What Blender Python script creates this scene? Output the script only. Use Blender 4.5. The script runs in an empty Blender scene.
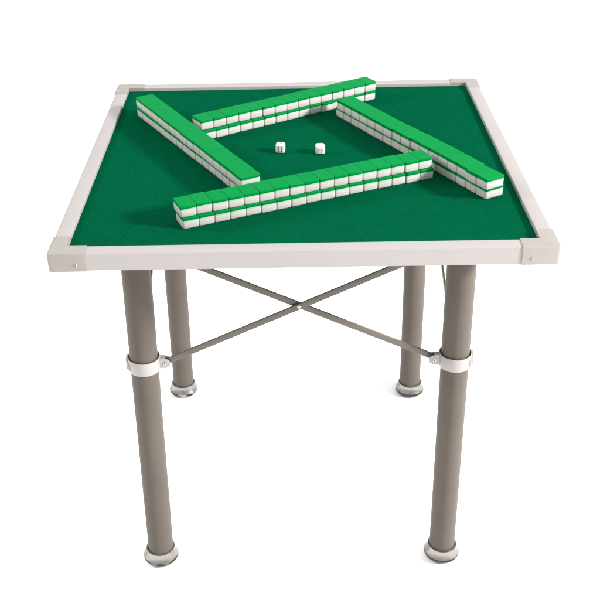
import bpy, bmesh, math, random
from mathutils import Vector, Matrix
random.seed(11)
S = bpy.context.scene
C = S.collection

# ------------------------------------------------------------------ camera
cam = bpy.data.cameras.new('camera')
cam.sensor_width = 36; cam.lens = 59.614; cam.clip_start = 0.05; cam.clip_end = 200
cam.shift_x = 0.03294; cam.shift_y = 0.01194
co = bpy.data.objects.new('camera', cam); C.objects.link(co)
co.location = (-0.0214, -1.9398, 1.6544); co.rotation_euler = (1.0217, 0.0187, 0.0019)
S.camera = co

# ------------------------------------------------------------------ white studio light
W = bpy.data.worlds.new('World'); S.world = W; W.use_nodes = True
nt = W.node_tree; nt.nodes.clear()
wo = nt.nodes.new('ShaderNodeOutputWorld'); bg = nt.nodes.new('ShaderNodeBackground')
tc = nt.nodes.new('ShaderNodeTexCoord'); sp = nt.nodes.new('ShaderNodeSeparateXYZ'); cr = nt.nodes.new('ShaderNodeValToRGB')
cr.color_ramp.elements[0].position = 0.0; cr.color_ramp.elements[0].color = (0.52, 0.52, 0.52, 1)
cr.color_ramp.elements[1].position = 0.75; cr.color_ramp.elements[1].color = (1, 1, 1, 1)
nt.links.new(tc.outputs['Generated'], sp.inputs[0]); nt.links.new(sp.outputs['Z'], cr.inputs[0])
nt.links.new(cr.outputs[0], bg.inputs['Color']); nt.links.new(bg.outputs[0], wo.inputs[0])
bg.inputs['Strength'].default_value = 1.42

def area(name, loc, target, size, power, col):
    l = bpy.data.lights.new(name, 'AREA'); l.shape = 'SQUARE'; l.size = size; l.energy = power; l.color = col
    o = bpy.data.objects.new(name, l); C.objects.link(o); o.location = loc
    o.rotation_euler = (Vector(target) - Vector(loc)).to_track_quat('-Z', 'Y').to_euler()
    return o
area('softbox', (4.4, -1.6, 2.92), (0, 0, 0.85), 0.62, 640, (1.0, 0.972, 0.94))
area('softbox', (-3.9, 0.25, 2.8), (0, 0, 0.85), 0.9, 125, (1.0, 0.97, 0.94))

S.view_settings.view_transform = 'Standard'; S.view_settings.look = 'None'
S.view_settings.exposure = 0; S.view_settings.gamma = 1

# ------------------------------------------------------------------ materials
def mat(name, col, rough=0.5, metal=0.0, spec=0.5, vary=0.0, vscale=20, bump=0.0, bscale=400, rvary=0.0, coat=0.0, sss=0.0, sheen=0.0):
    m = bpy.data.materials.new(name); m.use_nodes = True
    n = m.node_tree.nodes; L = m.node_tree.links; b = n['Principled BSDF']
    b.inputs['Base Color'].default_value = (*col, 1); b.inputs['Roughness'].default_value = rough
    b.inputs['Metallic'].default_value = metal; b.inputs['Specular IOR Level'].default_value = spec
    b.inputs['Coat Weight'].default_value = coat; b.inputs['Coat Roughness'].default_value = 0.15
    if sss:
        b.inputs['Subsurface Weight'].default_value = sss; b.inputs['Subsurface Radius'].default_value = (0.6, 1.0, 0.6)
        b.inputs['Subsurface Scale'].default_value = 0.004
    if sheen:
        b.inputs['Sheen Weight'].default_value = sheen; b.inputs['Sheen Roughness'].default_value = 0.5
    t = n.new('ShaderNodeTexCoord')
    if vary or rvary:
        z = n.new('ShaderNodeTexNoise'); z.inputs['Scale'].default_value = vscale; z.inputs['Detail'].default_value = 6
        L.new(t.outputs['Object'], z.inputs['Vector'])
        if vary:
            r = n.new('ShaderNodeMapRange'); r.inputs[1].default_value = 0.3; r.inputs[2].default_value = 0.7
            r.inputs[3].default_value = 1 - vary; r.inputs[4].default_value = 1 + vary
            L.new(z.outputs[0], r.inputs[0])
            x = n.new('ShaderNodeVectorMath'); x.operation = 'SCALE'; x.inputs[0].default_value = col
            L.new(r.outputs[0], x.inputs['Scale']); L.new(x.outputs[0], b.inputs['Base Color'])
        if rvary:
            r = n.new('ShaderNodeMapRange'); r.inputs[1].default_value = 0.3; r.inputs[2].default_value = 0.7
            r.inputs[3].default_value = rough - rvary; r.inputs[4].default_value = rough + rvary
            L.new(z.outputs[0], r.inputs[0]); L.new(r.outputs[0], b.inputs['Roughness'])
    if bump:
        z = n.new('ShaderNodeTexNoise'); z.inputs['Scale'].default_value = bscale; z.inputs['Detail'].default_value = 4
        L.new(t.outputs['Object'], z.inputs['Vector'])
        u = n.new('ShaderNodeBump'); u.inputs['Strength'].default_value = bump; u.inputs['Distance'].default_value = 0.001
        L.new(z.outputs[0], u.inputs['Height']); L.new(u.outputs[0], b.inputs['Normal'])
    return m

def per_object(m, lo, hi):
    """slight real batch-to-batch colour difference from piece to piece"""
    n = m.node_tree.nodes; L = m.node_tree.links; b = n['Principled BSDF']
    oi = n.new('ShaderNodeObjectInfo'); r = n.new('ShaderNodeMapRange'); r.inputs[3].default_value = lo; r.inputs[4].default_value = hi
    L.new(oi.outputs['Random'], r.inputs[0])
    x = n.new('ShaderNodeVectorMath'); x.operation = 'SCALE'
    s = b.inputs['Base Color']
    if s.is_linked: L.new(s.links[0].from_socket, x.inputs[0])
    else: x.inputs[0].default_value = s.default_value[:3]
    L.new(r.outputs[0], x.inputs['Scale']); L.new(x.outputs[0], s)
    return m

M = {}
M['floor'] = mat('white_floor', (0.95, 0.95, 0.95), 0.9, spec=0.1)
M['rail'] = mat('rail_paint', (0.290, 0.270, 0.263), 0.38, vary=0.015, vscale=9, rvary=0.05, bump=0.05, bscale=900)
M['cap'] = mat('cap_plastic', (0.243, 0.226, 0.207), 0.5, vary=0.025, vscale=40, bump=0.12, bscale=1500)
M['leg'] = mat('taupe_powder_coat', (0.088, 0.0755, 0.064), 0.5, spec=0.12, vary=0.06, vscale=14, bump=0.06, bscale=1800, rvary=0.05)
M['brace'] = mat('brace_enamel', (0.090, 0.079, 0.067), 0.36, spec=0.4, vary=0.05, vscale=30, rvary=0.06)
M['clamp'] = mat('clamp_nylon', (0.295, 0.278, 0.272), 0.45, vary=0.02, vscale=50, bump=0.05, bscale=900)
M['chrome'] = mat('chromed_steel', (0.30, 0.285, 0.27), 0.26, metal=1.0, rvary=0.06, vscale=60)
M['foot_reflection'] = mat('chrome_painted_reflection', (0.25, 0.235, 0.22), 0.2, metal=1.0, rvary=0.08, vscale=35)  # lower foot band, also chrome; its reflections are painted into the colour
def paint_reflections(m, c0, c1, sc):
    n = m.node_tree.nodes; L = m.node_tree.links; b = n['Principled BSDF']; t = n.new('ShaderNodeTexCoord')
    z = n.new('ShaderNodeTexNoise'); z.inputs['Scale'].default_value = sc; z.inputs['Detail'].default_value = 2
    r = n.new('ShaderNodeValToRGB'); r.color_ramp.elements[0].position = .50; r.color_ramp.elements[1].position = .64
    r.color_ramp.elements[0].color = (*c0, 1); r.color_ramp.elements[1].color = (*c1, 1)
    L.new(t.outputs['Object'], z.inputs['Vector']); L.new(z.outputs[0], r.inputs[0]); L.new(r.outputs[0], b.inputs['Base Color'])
paint_reflections(M['foot_reflection'], (.05, .044, .04), (.42, .40, .38), 22)  # dark reflections and bright highlights painted as noise patches in the base colour
M['steel'] = mat('zinc_screw', (0.42, 0.42, 0.42), 0.28, metal=1.0)
M['slot'] = mat('dark_recess', (0.03, 0.028, 0.026), 0.6)
M['board'] = mat('underside_board', (0.12, 0.085, 0.06), 0.7, vary=0.1, vscale=12)
M['rubber'] = mat('foot_rubber', (0.04, 0.036, 0.033), 0.7)
M['white'] = per_object(mat('tile_ivory', (0.355, 0.340, 0.330), 0.35, spec=0.25, vary=0.012, vscale=60, sss=0.25), 0.95, 1.03)
M['green'] = per_object(mat('tile_green', (0.0005, 0.168, 0.036), 0.5, spec=0.02, vary=0.015, vscale=45, rvary=0.05, sss=0.15), 0.96, 1.03)
def joint_tint(m, z0, z1, tint):
    n = m.node_tree.nodes; L = m.node_tree.links; b = n['Principled BSDF']; t = n.new('ShaderNodeTexCoord')
    s = n.new('ShaderNodeSeparateXYZ'); r = n.new('ShaderNodeMapRange'); r.inputs[1].default_value = z0; r.inputs[2].default_value = z1
    r.inputs[3].default_value = 0; r.inputs[4].default_value = 1; r.interpolation_type = 'SMOOTHSTEP'
    x = n.new('ShaderNodeMix'); x.data_type = 'RGBA'; x.blend_type = 'MULTIPLY'; x.inputs[7].default_value = (*tint, 1)
    L.new(t.outputs['Object'], s.inputs[0]); L.new(s.outputs['Z'], r.inputs[0]); L.new(r.outputs[0], x.inputs[0])
    src = b.inputs['Base Color'].links[0].from_socket
    L.new(src, x.inputs[6]); L.new(x.outputs[2], b.inputs['Base Color'])
joint_tint(M['white'], .0122, .0160, (.50, .98, .66))
M['dice'] = mat('dice_white', (0.52, 0.50, 0.475), 0.25, sss=0.2)
M['pip_black'] = mat('pip_black', (0.015, 0.015, 0.015), 0.4)
M['pip_red'] = mat('pip_red', (0.45, 0.03, 0.025), 0.4)

# felt: pile, faint woven ribs and a few rubbed patches
def felt_material():
    m = mat('green_felt', (0.0006, 0.058, 0.0247), 0.95, spec=0.0)
    n = m.node_tree.nodes; L = m.node_tree.links; b = n['Principled BSDF']
    t = n.new('ShaderNodeTexCoord')
    def noise(sc, det, rough=0.5):
        z = n.new('ShaderNodeTexNoise'); z.inputs['Scale'].default_value = sc; z.inputs['Detail'].default_value = det
        z.inputs['Roughness'].default_value = rough; L.new(t.outputs['Object'], z.inputs['Vector']); return z.outputs[0]
    def rng(s, a, c, lo=0.3, hi=0.7):
        r = n.new('ShaderNodeMapRange'); r.inputs[1].default_value = lo; r.inputs[2].default_value = hi
        r.inputs[3].default_value = a; r.inputs[4].default_value = c; L.new(s, r.inputs[0]); return r.outputs[0]
    def mul(a, c):
        x = n.new('ShaderNodeMath'); x.operation = 'MULTIPLY'; L.new(a, x.inputs[0]); L.new(c, x.inputs[1]); return x.outputs[0]
    fine = rng(noise(420, 3, 0.7), 0.80, 1.20)
    mid = rng(noise(60, 5, 0.6), 0.94, 1.06)
    big = rng(noise(5, 3), 0.96, 1.05)
    w = n.new('ShaderNodeTexWave'); w.bands_direction = 'X'; w.inputs['Scale'].default_value = 90; w.inputs['Distortion'].default_value = 2.5
    w.inputs['Detail Scale'].default_value = 3; L.new(t.outputs['Object'], w.inputs['Vector'])
    rib = rng(w.outputs[1], 0.965, 1.03, 0, 1)
    f = mul(mul(fine, mid), mul(big, rib))
    x = n.new('ShaderNodeVectorMath'); x.operation = 'SCALE'; x.inputs[0].default_value = (0.0006, 0.058, 0.0247)
    L.new(f, x.inputs['Scale']); L.new(x.outputs[0], b.inputs['Base Color'])
    v = n.new('ShaderNodeTexVoronoi'); v.inputs['Scale'].default_value = 26; v.inputs['Randomness'].default_value = 1
    L.new(t.outputs['Object'], v.inputs['Vector'])
    sel = n.new('ShaderNodeSeparateColor'); L.new(v.outputs['Color'], sel.inputs[0])
    size = rng(sel.outputs[0], 0.0, 0.045, 0.72, 1.0)
    lt = n.new('ShaderNodeMath'); lt.operation = 'LESS_THAN'; L.new(v.outputs['Distance'], lt.inputs[0]); L.new(size, lt.inputs[1])
    mk = n.new('ShaderNodeMath'); mk.operation = 'MULTIPLY'; mk.inputs[1].default_value = 0.55; L.new(lt.outputs[0], mk.inputs[0])
    mx = n.new('ShaderNodeMix'); mx.data_type = 'RGBA'; mx.inputs[7].default_value = (0.012, 0.02, 0.012, 1)
    L.new(mk.outputs[0], mx.inputs[0]); L.new(x.outputs[0], mx.inputs[6]); L.new(mx.outputs[2], b.inputs['Base Color'])
    u = n.new('ShaderNodeBump'); u.inputs['Strength'].default_value = 0.35; u.inputs['Distance'].default_value = 0.0008
    L.new(f, u.inputs['Height']); L.new(u.outputs[0], b.inputs['Normal'])
    return m
M['felt'] = felt_material()

# ------------------------------------------------------------------ helpers
def tag(o, label=None, cat=None, group=None, kind=None):
    for k, v in (('label', label), ('category', cat), ('group', group), ('kind', kind)):
        if v: o[k] = v
    return o
def obj(name, bm, mats, parent=None, smooth=40):
    me = bpy.data.meshes.new(name); bmesh.ops.recalc_face_normals(bm, faces=bm.faces[:]); bm.to_mesh(me); bm.free()
    for m in (mats if isinstance(mats, (list, tuple)) else [mats]): me.materials.append(m)
    if smooth:
        for p in me.polygons: p.use_smooth = True
        me.set_sharp_from_angle(angle=math.radians(smooth))
    o = bpy.data.objects.new(name, me); C.objects.link(o)
    if parent: o.parent = parent
    return o
def empty(name, loc=(0, 0, 0), rz=0):
    o = bpy.data.objects.new(name, None); C.objects.link(o); o.location = loc; o.rotation_euler = (0, 0, rz)
    o.empty_display_size = 0.02
    return o
def prism(bm, poly, z0, z1, bev=0, seg=3, mtx=None):
    """closed prism over a polygon, all its edges rounded"""
    t = bmesh.new()
    a = [t.verts.new((x, y, z0)) for x, y in poly]; b = [t.verts.new((x, y, z1)) for x, y in poly]
    t.faces.new(a[::-1]); t.faces.new(b); k = len(poly)
    for i in range(k): t.faces.new((a[i], a[(i+1) % k], b[(i+1) % k], b[i]))
    if bev: bmesh.ops.bevel(t, geom=t.edges[:], offset=bev, segments=seg, profile=0.5, affect='EDGES', clamp_overlap=True)
    if mtx: t.transform(mtx)
    me = bpy.data.meshes.new('tmp'); t.to_mesh(me); t.free(); bm.from_mesh(me); bpy.data.meshes.remove(me)
def box(bm, x0, x1, y0, y1, z0, z1, bev=0, seg=3, mtx=None):
    prism(bm, [(x0, y0), (x1, y0), (x1, y1), (x0, y1)], z0, z1, bev, seg, mtx)
def lathe(bm, prof, n=48, mtx=None, cap0=True, cap1=True, mi=0):
    rings = []
    for r, z in prof:
        ring = []
        for i in range(n):
            a = 2*math.pi*i/n; v = Vector((r*math.cos(a), r*math.sin(a), z))
            ring.append(bm.verts.new(mtx @ v if mtx else v))
        rings.append(ring)
    for p, q in zip(rings, rings[1:]):
        for i in range(n): bm.faces.new((p[i], p[(i+1) % n], q[(i+1) % n], q[i])).material_index = mi
    if cap0: bm.faces.new(rings[0][::-1]).material_index = mi
    if cap1: bm.faces.new(rings[-1]).material_index = mi
def axis_mtx(p, q):
    """z axis from p to q, origin p"""
    z = (Vector(q) - Vector(p)).normalized(); y = z.cross(Vector((1, 0, 0))).normalized(); x = y.cross(z)
    return Matrix.Translation(p) @ Matrix((x, y, z)).transposed().to_4x4()

# ------------------------------------------------------------------ setting
bm = bmesh.new(); bmesh.ops.create_circle(bm, cap_ends=True, radius=60, segments=96)
tag(obj('floor', bm, M['floor'], smooth=0), kind='structure')

# ------------------------------------------------------------------ the table
H = 0.8498; HW = 0.44; IN = 0.411; BOT = H - 0.0345; FELT = H - 0.0080
table = empty('game_table')
tag(table, 'square mahjong table with green felt top, pale frame and four taupe legs', 'table')

bm = bmesh.new(); box(bm, -IN-.004, IN+.004, -IN-.004, IN+.004, FELT-.004, FELT)
obj('playing_surface', bm, M['felt'], table, smooth=0)
bm = bmesh.new(); box(bm, -IN-.003, IN+.003, -IN-.003, IN+.003, BOT+.004, FELT-.0045)
obj('underside_board', bm, M['board'], table, smooth=0)

def arc(cx, cz, r, a0, a1, n=5):
    return [(cx + r*math.cos(math.radians(a0+(a1-a0)*i/n)), cz + r*math.sin(math.radians(a0+(a1-a0)*i/n))) for i in range(n+1)]
# section of a rail, d = distance from the table's middle, z
sec = arc(HW-.0042, H-.0042, .0042, 0, 90) + arc(IN+.0018, H-.0018, .0018, 90, 180) + [(IN, FELT-.002), (IN+.005, FELT-.004), (IN+.005, BOT)] + arc(HW-.003, BOT+.003, .003, 270, 360)
LEN = HW - .0655
for k in range(4):
    bm = bmesh.new(); rm = Matrix.Rotation(k*math.pi/2, 4, 'Z')
    segs = 12; rows = []
    for i in range(segs+1):
        x = -LEN-.004 + (2*LEN+.008)*i/segs
        rows.append([bm.verts.new(rm @ Vector((x, -d, z))) for d, z in sec])
    m = len(sec)
    for p, q in zip(rows, rows[1:]):
        for i in range(m): bm.faces.new((p[i], p[(i+1) % m], q[(i+1) % m], q[i]))
    bm.faces.new(rows[0]); bm.faces.new(rows[-1][::-1])
    obj('rail', bm, M['rail'], table)

# corner caps, each with two screws
E_ = .0016; A_ = HW + E_; B_ = IN - .0006; Lc = HW - .0645
for k, (sx, sy) in enumerate(((-1, -1), (1, -1), (1, 1), (-1, 1))):
    bm = bmesh.new()
    def rc(cx, cy, r, a0, a1, n=5): return arc(cx, cy, r, a0, a1, n)
    poly = [(Lc, A_)] + rc(A_-.006, A_-.006, .006, 90, 0) + [(A_, Lc), (B_, Lc), (B_, B_), (Lc, B_)]
    t = bmesh.new()
    a = [t.verts.new((x*sx, y*sy, BOT-.0012)) for x, y in poly]; b = [t.verts.new((x*sx, y*sy, H+.0012)) for x, y in poly]
    t.faces.new(a); t.faces.new(b); n_ = len(poly)
    for i in range(n_): t.faces.new((a[i], a[(i+1) % n_], b[(i+1) % n_], b[i]))
    bmesh.ops.recalc_face_normals(t, faces=t.faces[:])
    hor = [e for e in t.edges if abs(e.verts[0].co.z - e.verts[1].co.z) < 1e-6]
    outer = [e for e in hor if max(abs(e.verts[0].co.x), abs(e.verts[0].co.y)) > HW and max(abs(e.verts[1].co.x), abs(e.verts[1].co.y)) > HW]
    bmesh.ops.bevel(t, geom=outer, offset=.0036, segments=4, profile=0.5, affect='EDGES', clamp_overlap=True)
    cap = obj('corner_cap', t, M['cap'], table, smooth=35)
    cx = LEN - .0 + .018
    for ax in (0, 1):
        s = bmesh.new()
        # a screw on the face that looks along y (ax 0) or x (ax 1)
        px = .393
        if ax == 0:
            p = Vector((sx*(px if sy < 0 else .405), sy*(A_-.0012), H-.0215)); d = Vector((0, sy, 0))
        else:
            p = Vector((sx*(A_-.0012), sy*.400, H-.0215)); d = Vector((sx, 0, 0))
        mt = Matrix.Translation(p) @ d.to_track_quat('Z', 'Y').to_matrix().to_4x4()
        lathe(s, [(.0001, .0028), (.0016, .0027), (.0028, .0021), (.0034, .0012), (.0036, 0)][::-1], 24, mt)
        for q in (0, math.pi/2):
            box(s, -.0020, .0020, -.0004, .0004, .0022, .0029, mtx=mt @ Matrix.Rotation(q+.5, 4, 'Z'))
        for f in s.faces:
            if len(f.verts) == 4 and f.index < 0: pass
        so = obj('screw', s, [M['steel'], M['slot']], cap)
        me = so.data; nf = len(me.polygons)
        for f in list(me.polygons)[nf-12:]: f.material_index = 1

# legs
LEGS = {(-1, -1): ((-.3238, -.3130), (-.3110, -.315)), (1, -1): ((.3080, -.3130), (.2965, -.316)),
        (-1, 1): ((-.3262, .3184), (-.3195, .315)), (1, 1): ((.3038, .3058), (.2950, .312))}
LR = .0278; ZC = .5375
def leg_at(k, z):
    f, t = LEGS[k]; u = (z-.012)/(BOT-.012)
    return Vector((f[0]+(t[0]-f[0])*u, f[1]+(t[1]-f[1])*u, z))
for key in LEGS:
    lo = leg_at(key, .017); hi = leg_at(key, BOT+.001); Lh = (hi-lo).length
    bm = bmesh.new(); mt = axis_mtx(lo, hi)
    lathe(bm, [(LR, Lh*i/10) for i in range(11)], 64, mt)
    leg = obj('leg', bm, M['leg'], table)
    # chromed flared foot with a ribbed waist
    bm = bmesh.new(); f0 = leg_at(key, 0.0); mt = Matrix.Translation((f0.x, f0.y, 0))
    lathe(bm, [(.0292, .030), (.0300, .0345), (.0313, .0348), (.0320, .0335), (.0323, .0300), (.0340, .0250), (.0360, .0205),
               (.0374, .0178), (.0384, .0160)], 72, mt, cap1=False)
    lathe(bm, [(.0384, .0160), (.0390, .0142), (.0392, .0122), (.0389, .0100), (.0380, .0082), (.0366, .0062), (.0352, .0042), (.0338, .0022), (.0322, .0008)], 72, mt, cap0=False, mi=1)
    foot = obj('foot', bm, [M['chrome'], M['foot_reflection']], leg, smooth=55)
    bm = bmesh.new(); lathe(bm, [(.0290, .0), (.0300, .0009)], 48, mt)
    lathe(bm, [(.0301, .0300), (.0301, .0362), (.0290, .0372), (.0279, .0368)], 64, mt, cap0=False, cap1=False)
    obj('rubber_insert', bm, M['rubber'], leg)
    # mounting socket under the board
    bm = bmesh.new(); t0 = leg_at(key, BOT-.004)
    lathe(bm, [(.031, -.022), (.033, -.021), (.033, -.001), (.048, 0), (.048, .0045)], 48, Matrix.Translation((t0.x, t0.y, BOT-.0005)))
    obj('leg_socket', bm, M['brace'], table)
    # clamp: a loose band round the leg and one forked ear towards each neighbour
    c = leg_at(key, ZC); tilt = axis_mtx(leg_at(key, ZC-.1), leg_at(key, ZC+.1)); tilt.translation = c
    sx, sy = key
    bm = bmesh.new(); ro, ri, h = .0322, .0300, .0145
    lathe(bm, [(ri, -h+.0012), (ri+.0005, -h), (ro-.0006, -h), (ro, -h+.0012), (ro, h-.0012), (ro-.0006, h), (ri+.0005, h), (ri, h-.0012), (ri, -h+.0012)], 64, tilt, cap0=False, cap1=False)
    bmesh.ops.remove_doubles(bm, verts=bm.verts[:], dist=1e-6)
    band = bm
    # little moulded ribs on the outer side of the band, and the closing lug
    a0 = math.radians({(-1, -1): 205, (1, -1): -25, (-1, 1): 155, (1, 1): 25}[key])
    for s_ in (-.20, -.10, 0, .10, .20):
        rm = tilt @ Matrix.Rotation(a0 + s_, 4, 'Z')
        box(band, ro-.0006, ro+.0012, -.0007, .0007, -h*.66, h*.5, .0003, 1, rm)
    rm = tilt @ Matrix.Rotation(math.radians(180 if sx < 0 else 0), 4, 'Z')
    box(band, ro-.0014, ro+.0030, -.0075, .0075, -h+.0008, h-.0008, .0012, 2, rm)
    clamp = obj('leg_clamp', band, M['clamp'], table)
    for ax in (0, 1):
        dirv = Vector((-sx, 0, 0)) if ax == 0 else Vector((0, -sy, 0))
        up = Vector((0, 0, 1)); side = up.cross(dirv)
        fm = Matrix.Translation(c) @ Matrix((dirv, side, up)).transposed().to_4x4()
        bm = bmesh.new()
        xz = Matrix.Rotation(math.pi/2, 4, 'X')      # polygon plane xy -> xz
        for o_ in (-.0062, .0062):
            pl = [(.0285, -.0112), (.042, -.0112)] + arc(.0425, -.0002, .0102, -70, 80, 8) + [(.0285, .0112)]
            prism(bm, pl, -.0009, .0009, .0004, 1, fm @ Matrix.Translation((0, o_, 0)) @ xz)
        box(bm, .0285, .0420, -.0068, .0068, .0095, .0115, .0005, 1, fm)
        obj('clamp_ear', bm, M['clamp'], clamp)
        bm = bmesh.new()
        bmx = fm @ Matrix.Translation((.0415, 0, 0)) @ xz
        lathe(bm, [(.0031, -.0086), (.0036, -.0079), (.0036, -.0068), (.0018, -.0068), (.0018, .0068), (.0036, .0068), (.0036, .0079), (.0031, .0086)], 20, bmx)
        lathe(bm, [(.0017, -.0089), (.0017, -.0084)], 16, bmx, mi=1)
        lathe(bm, [(.0017, .0084), (.0017, .0089)], 16, bmx, mi=1)
        obj('bolt', bm, [M['steel'], M['slot']], clamp)

# crossed braces on all four sides
def bar(name, p, q, off, h=.0132, t=.0045):
    """rolled channel between two pivots; off = sideways shift"""
    p = Vector(p) + off; q = Vector(q) + off; d = (q-p).normalized()
    side = d.cross(Vector((0, 0, 1))).normalized(); up = side.cross(d).normalized()
    fm = Matrix.Translation(p) @ Matrix((d, side, up)).transposed().to_4x4(); L_ = (q-p).length
    bm = bmesh.new()
    e = .006
    box(bm, -e, L_+e, -.0022, .0022, -h/2, h/2, .0016, 3, fm)
    return bm, fm, L_, h
def brace(p, q, outv, layer):
    off = outv * layer
    bm, fm, L_, h = bar('brace', p, q, off)
    o = obj('cross_brace', bm, M['brace'], table)
    return o
for side in ('front', 'back', 'left', 'right'):
    if side == 'front': a, b, outv, hz = (-1, -1), (1, -1), Vector((0, -1, 0)), 0
    if side == 'back': a, b, outv, hz = (-1, 1), (1, 1), Vector((0, 1, 0)), 0
    if side == 'left': a, b, outv, hz = (-1, -1), (-1, 1), Vector((-1, 0, 0)), 1
    if side == 'right': a, b, outv, hz = (1, -1), (1, 1), Vector((1, 0, 0)), 1
    ca, cb = leg_at(a, ZC), leg_at(b, ZC); ta, tb = leg_at(a, .7885), leg_at(b, .7885)
    u = Vector((1, 0, 0)) if not hz else Vector((0, 1, 0))
    pa, pb = ca + u*.0415, cb - u*.0415
    qa, qb = ta + u*.034, tb - u*.034
    o1 = brace(pa, qb, outv, .0016); o2 = brace(pb, qa, outv, -.0046)
    # rivet where the two bars cross
    def on(p, q, t): return p + (q-p)*t
    i = 0 if not hz else 1
    best = min(((abs(on(pa, qb, s/200).z - on(pb, qa, 1-s/200).z), s/200) for s in range(60, 141)))
    rp = None
    for s in range(0, 401):
        v = on(pa, qb, s/400); f = (v[i]-pb[i])/(qa[i]-pb[i]); w = on(pb, qa, f)
        if rp is None or abs(w.z-v.z) < rp[0]: rp = (abs(w.z-v.z), v)
    c = rp[1] ; mt = Matrix.Translation(c + outv*.0027) @ outv.to_track_quat('Z', 'Y').to_matrix().to_4x4()
    bm = bmesh.new(); lathe(bm, [(.0044, -.009), (.0044, 0), (.0040, .0011), (.0026, .0021), (.0005, .0025)], 20, mt)
    obj('rivet', bm, M['steel'], o1)
    for q in (qa, qb):   # hanger brackets that hold the upper ends under the board
        bm = bmesh.new()
        if not hz: box(bm, q.x-.009, q.x+.009, q.y-.0095, q.y-.0077, q.z-.009, BOT+.003, .0004, 1); box(bm, q.x-.009, q.x+.009, q.y+.0077, q.y+.0095, q.z-.009, BOT+.003, .0004, 1)
        else: box(bm, q.x-.0095, q.x-.0077, q.y-.009, q.y+.009, q.z-.009, BOT+.003, .0004, 1); box(bm, q.x+.0077, q.x+.0095, q.y-.009, q.y+.009, q.z-.009, BOT+.003, .0004, 1)
        mt = Matrix.Translation(q) @ outv.to_track_quat('Z', 'Y').to_matrix().to_4x4()
        lathe(bm, [(.0025, -.011), (.0025, .011)], 16, mt)
        obj('hanger_bracket', bm, M['brace'], table)

# ------------------------------------------------------------------ mahjong tiles
TW, TL, TT = .0298, .0422, .0224
ZG = .0163
def rounded(w, l, r, n=4):
    pts = []
    for cx, cy, a in ((w/2-r, l/2-r, 0), (-w/2+r, l/2-r, 90), (-w/2+r, -l/2+r, 180), (w/2-r, -l/2+r, 270)):
        pts += arc(cx, cy, r, a, a+90, n)
    return pts
def stack(rings, vr=.0021):
    bm = bmesh.new(); rr = []
    for z, ins in rings:
        rr.append([bm.verts.new((x, y, z)) for x, y in rounded(TW-2*ins, TL-2*ins, max(vr-ins, .0005))])
    for p, q in zip(rr, rr[1:]):
        for i in range(len(p)): bm.faces.new((p[i], p[(i+1) % len(p)], q[(i+1) % len(q)], q[i]))
    bm.faces.new(rr[0][::-1]); bm.faces.new(rr[-1])
    return bm
def make_tile():
    r = empty('mahjong_tile')
    obj('face_block', stack([(.0001, .0024), (.0004, .0013), (.0012, .0005), (.0024, .0001), (.0036, 0), (ZG-.0002, 0), (ZG, .0002)], .0030), M['white'], r, smooth=60)
    obj('back_plate', stack([(ZG+.00005, .0003), (ZG+.0003, .00005), (TT-.0009, .00003), (TT-.0004, .0002), (TT-.0001, .00045), (TT, .0008), (TT, .0016)]), M['green'], r, smooth=60)
    return r
ORD = 'first second third fourth fifth sixth seventh eighth ninth tenth'.split()
def nth(i, n, lo, hi):
    k = i if i < (n+1)//2 else n-1-i
    end = lo if i < (n+1)//2 else hi
    return ('at the %s' % end) if k == 0 else ('%s from the %s' % (ORD[k], end))
proto = make_tile(); used = False
def place_tile(x, y, z, a, label, group, sx=1):
    global used
    if not used: r = proto; used = True
    else:
        r = proto.copy(); C.objects.link(r)
        for ch in proto.children:
            c = ch.copy(); C.objects.link(c); c.parent = r
    r.location = (x, y, z); r.rotation_euler = (0, 0, a); r.scale = (sx, 1, 1)
    tag(r, label, 'mahjong tile', group)

def wall(word, n, p0, p1, q0, q1, ends, wobble=.0006, over=None, ushift=None):
    """p0,p1: base line of the lower row's outer face; q0,q1: of the upper row's. The tiles lie to the left of p0->p1."""
    for row, (s, e) in enumerate(((p0, p1), (q0, q1))):
        s, e = Vector(s), Vector(e); d = (e-s); pitch = d.length/n; a = math.atan2(d.y, d.x); d.normalize()
        nrm = Vector((-d.y, d.x)); drift = 0
        for i in range(n):
            if random.random() < .3: drift = random.uniform(-1, 1)*wobble*1.6
            off = drift + random.uniform(-1, 1)*wobble*.4
            if row and ushift: off += ushift(i)
            if over and (row, i) in over: off += over[(row, i)]
            c = s + d*(pitch*(i+.5) + random.uniform(-1, 1)*.00012) + nrm*(TL/2 + off)
            z = FELT + .0001 + row*(TT+.00025)
            place_tile(c.x, c.y, z, a + math.radians(random.uniform(-.3, .3)),
                       '%s green backed white tile %s of the %s tile wall' % (('lower', 'upper')[row], nth(i, n, *ends), word),
                       'green backed tiles of the %s tile wall' % word, (pitch-.00008)/TW)
wall('front', 17, (-.2139, -.3400), (.2619, -.1319), (-.2168, -.3395), (.2583, -.1310), ('left end', 'right end'), wobble=.0010)
wall('back', 15, (-.2050, .0805), (.1840, .3262), (-.2092, .0825), (.1848, .3240), ('left end', 'right end'), over={(0, 10): -.004})
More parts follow.
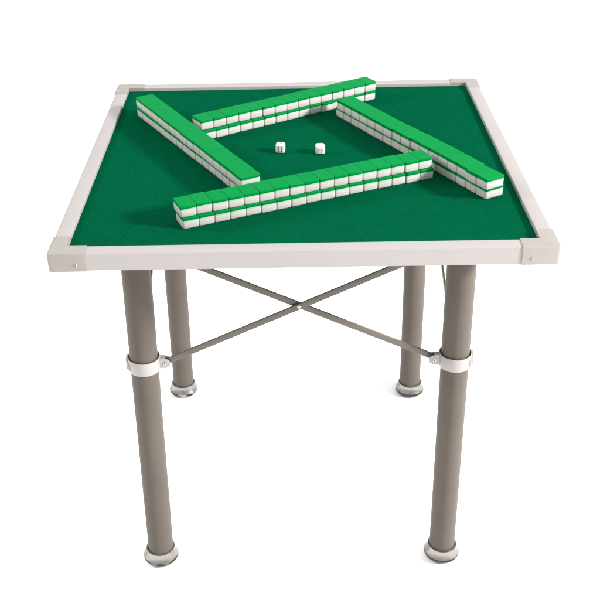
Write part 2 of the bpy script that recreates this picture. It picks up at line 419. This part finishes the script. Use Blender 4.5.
# left wall: its outer face looks to the lower left
wall('left', 17, (-.3697, .2418), (-.1092, -.2140), (-.3703, .2413), (-.1124, -.2181), ('far end', 'near end'), wobble=.0009)
def rs(i): return .0012 if i < 7 else (.0028 if i < 9 else (.0048 if i < 15 else .0016))
wall('right', 17, (.0863, .2210), (.3468, -.2365), (.0855, .2040), (.3430, -.2450), ('far end', 'near end'), ushift=rs, wobble=.0004)

# ------------------------------------------------------------------ dice
def make_die(loc, rz, faces, label):
    """faces: side -> pips; sides: f (towards -y), t (top), b, l, r, k (back)"""
    s = .0200; bm = bmesh.new()
    box(bm, -s/2, s/2, -s/2, s/2, 0, s, .0046, 5)
    P = {1: [(0, 0)], 2: [(-1, 0), (1, 0)], 3: [(-1, -1), (0, 0), (1, 1)], 4: [(-1, -1), (1, -1), (-1, 1), (1, 1)],
         5: [(-1, -1), (1, -1), (-1, 1), (1, 1), (0, 0)], 6: [(-1, -1), (1, -1), (-1, 0), (1, 0), (-1, 1), (1, 1)]}
    c = Matrix.Translation((0, 0, s/2))
    F = {'t': Matrix.Identity(4), 'b': Matrix.Rotation(math.pi, 4, 'X'), 'f': Matrix.Rotation(math.pi/2, 4, 'X'), 'k': Matrix.Rotation(-math.pi/2, 4, 'X'),
         'r': Matrix.Rotation(math.pi/2, 4, 'Y'), 'l': Matrix.Rotation(-math.pi/2, 4, 'Y')}
    for k, n in faces.items():
        if k == 'b': continue
        mi = 2 if n in (1, 4) else 1
        sx = .0029 if n != 2 else .0031; sy = .0045 if n == 6 else .0036
        for px, py in P[n]:
            lathe(bm, [(.0015 if n != 1 else .003, 0), (.0013 if n != 1 else .0028, .00022)], 16, c @ F[k] @ Matrix.Translation((px*sx, py*sy, s/2-.00008)), cap0=False, mi=mi)
    o = obj('die', bm, [M['dice'], M['pip_black'], M['pip_red']])
    o.location = loc; o.rotation_euler = (0, 0, rz)
    return tag(o, label, 'die', 'dice inside the square of tile walls')
make_die((-.0395, .0135, FELT+.0001), math.radians(-3), {'f': 6, 't': 3, 'r': 2, 'l': 5, 'k': 1},
         'white die showing six black pips on its front, the left one of two')
make_die((.0430, .0040, FELT+.0001), math.radians(4), {'f': 2, 't': 4, 'r': 1, 'l': 6, 'k': 5},
         'white die showing two black pips on its front, the right one of two')
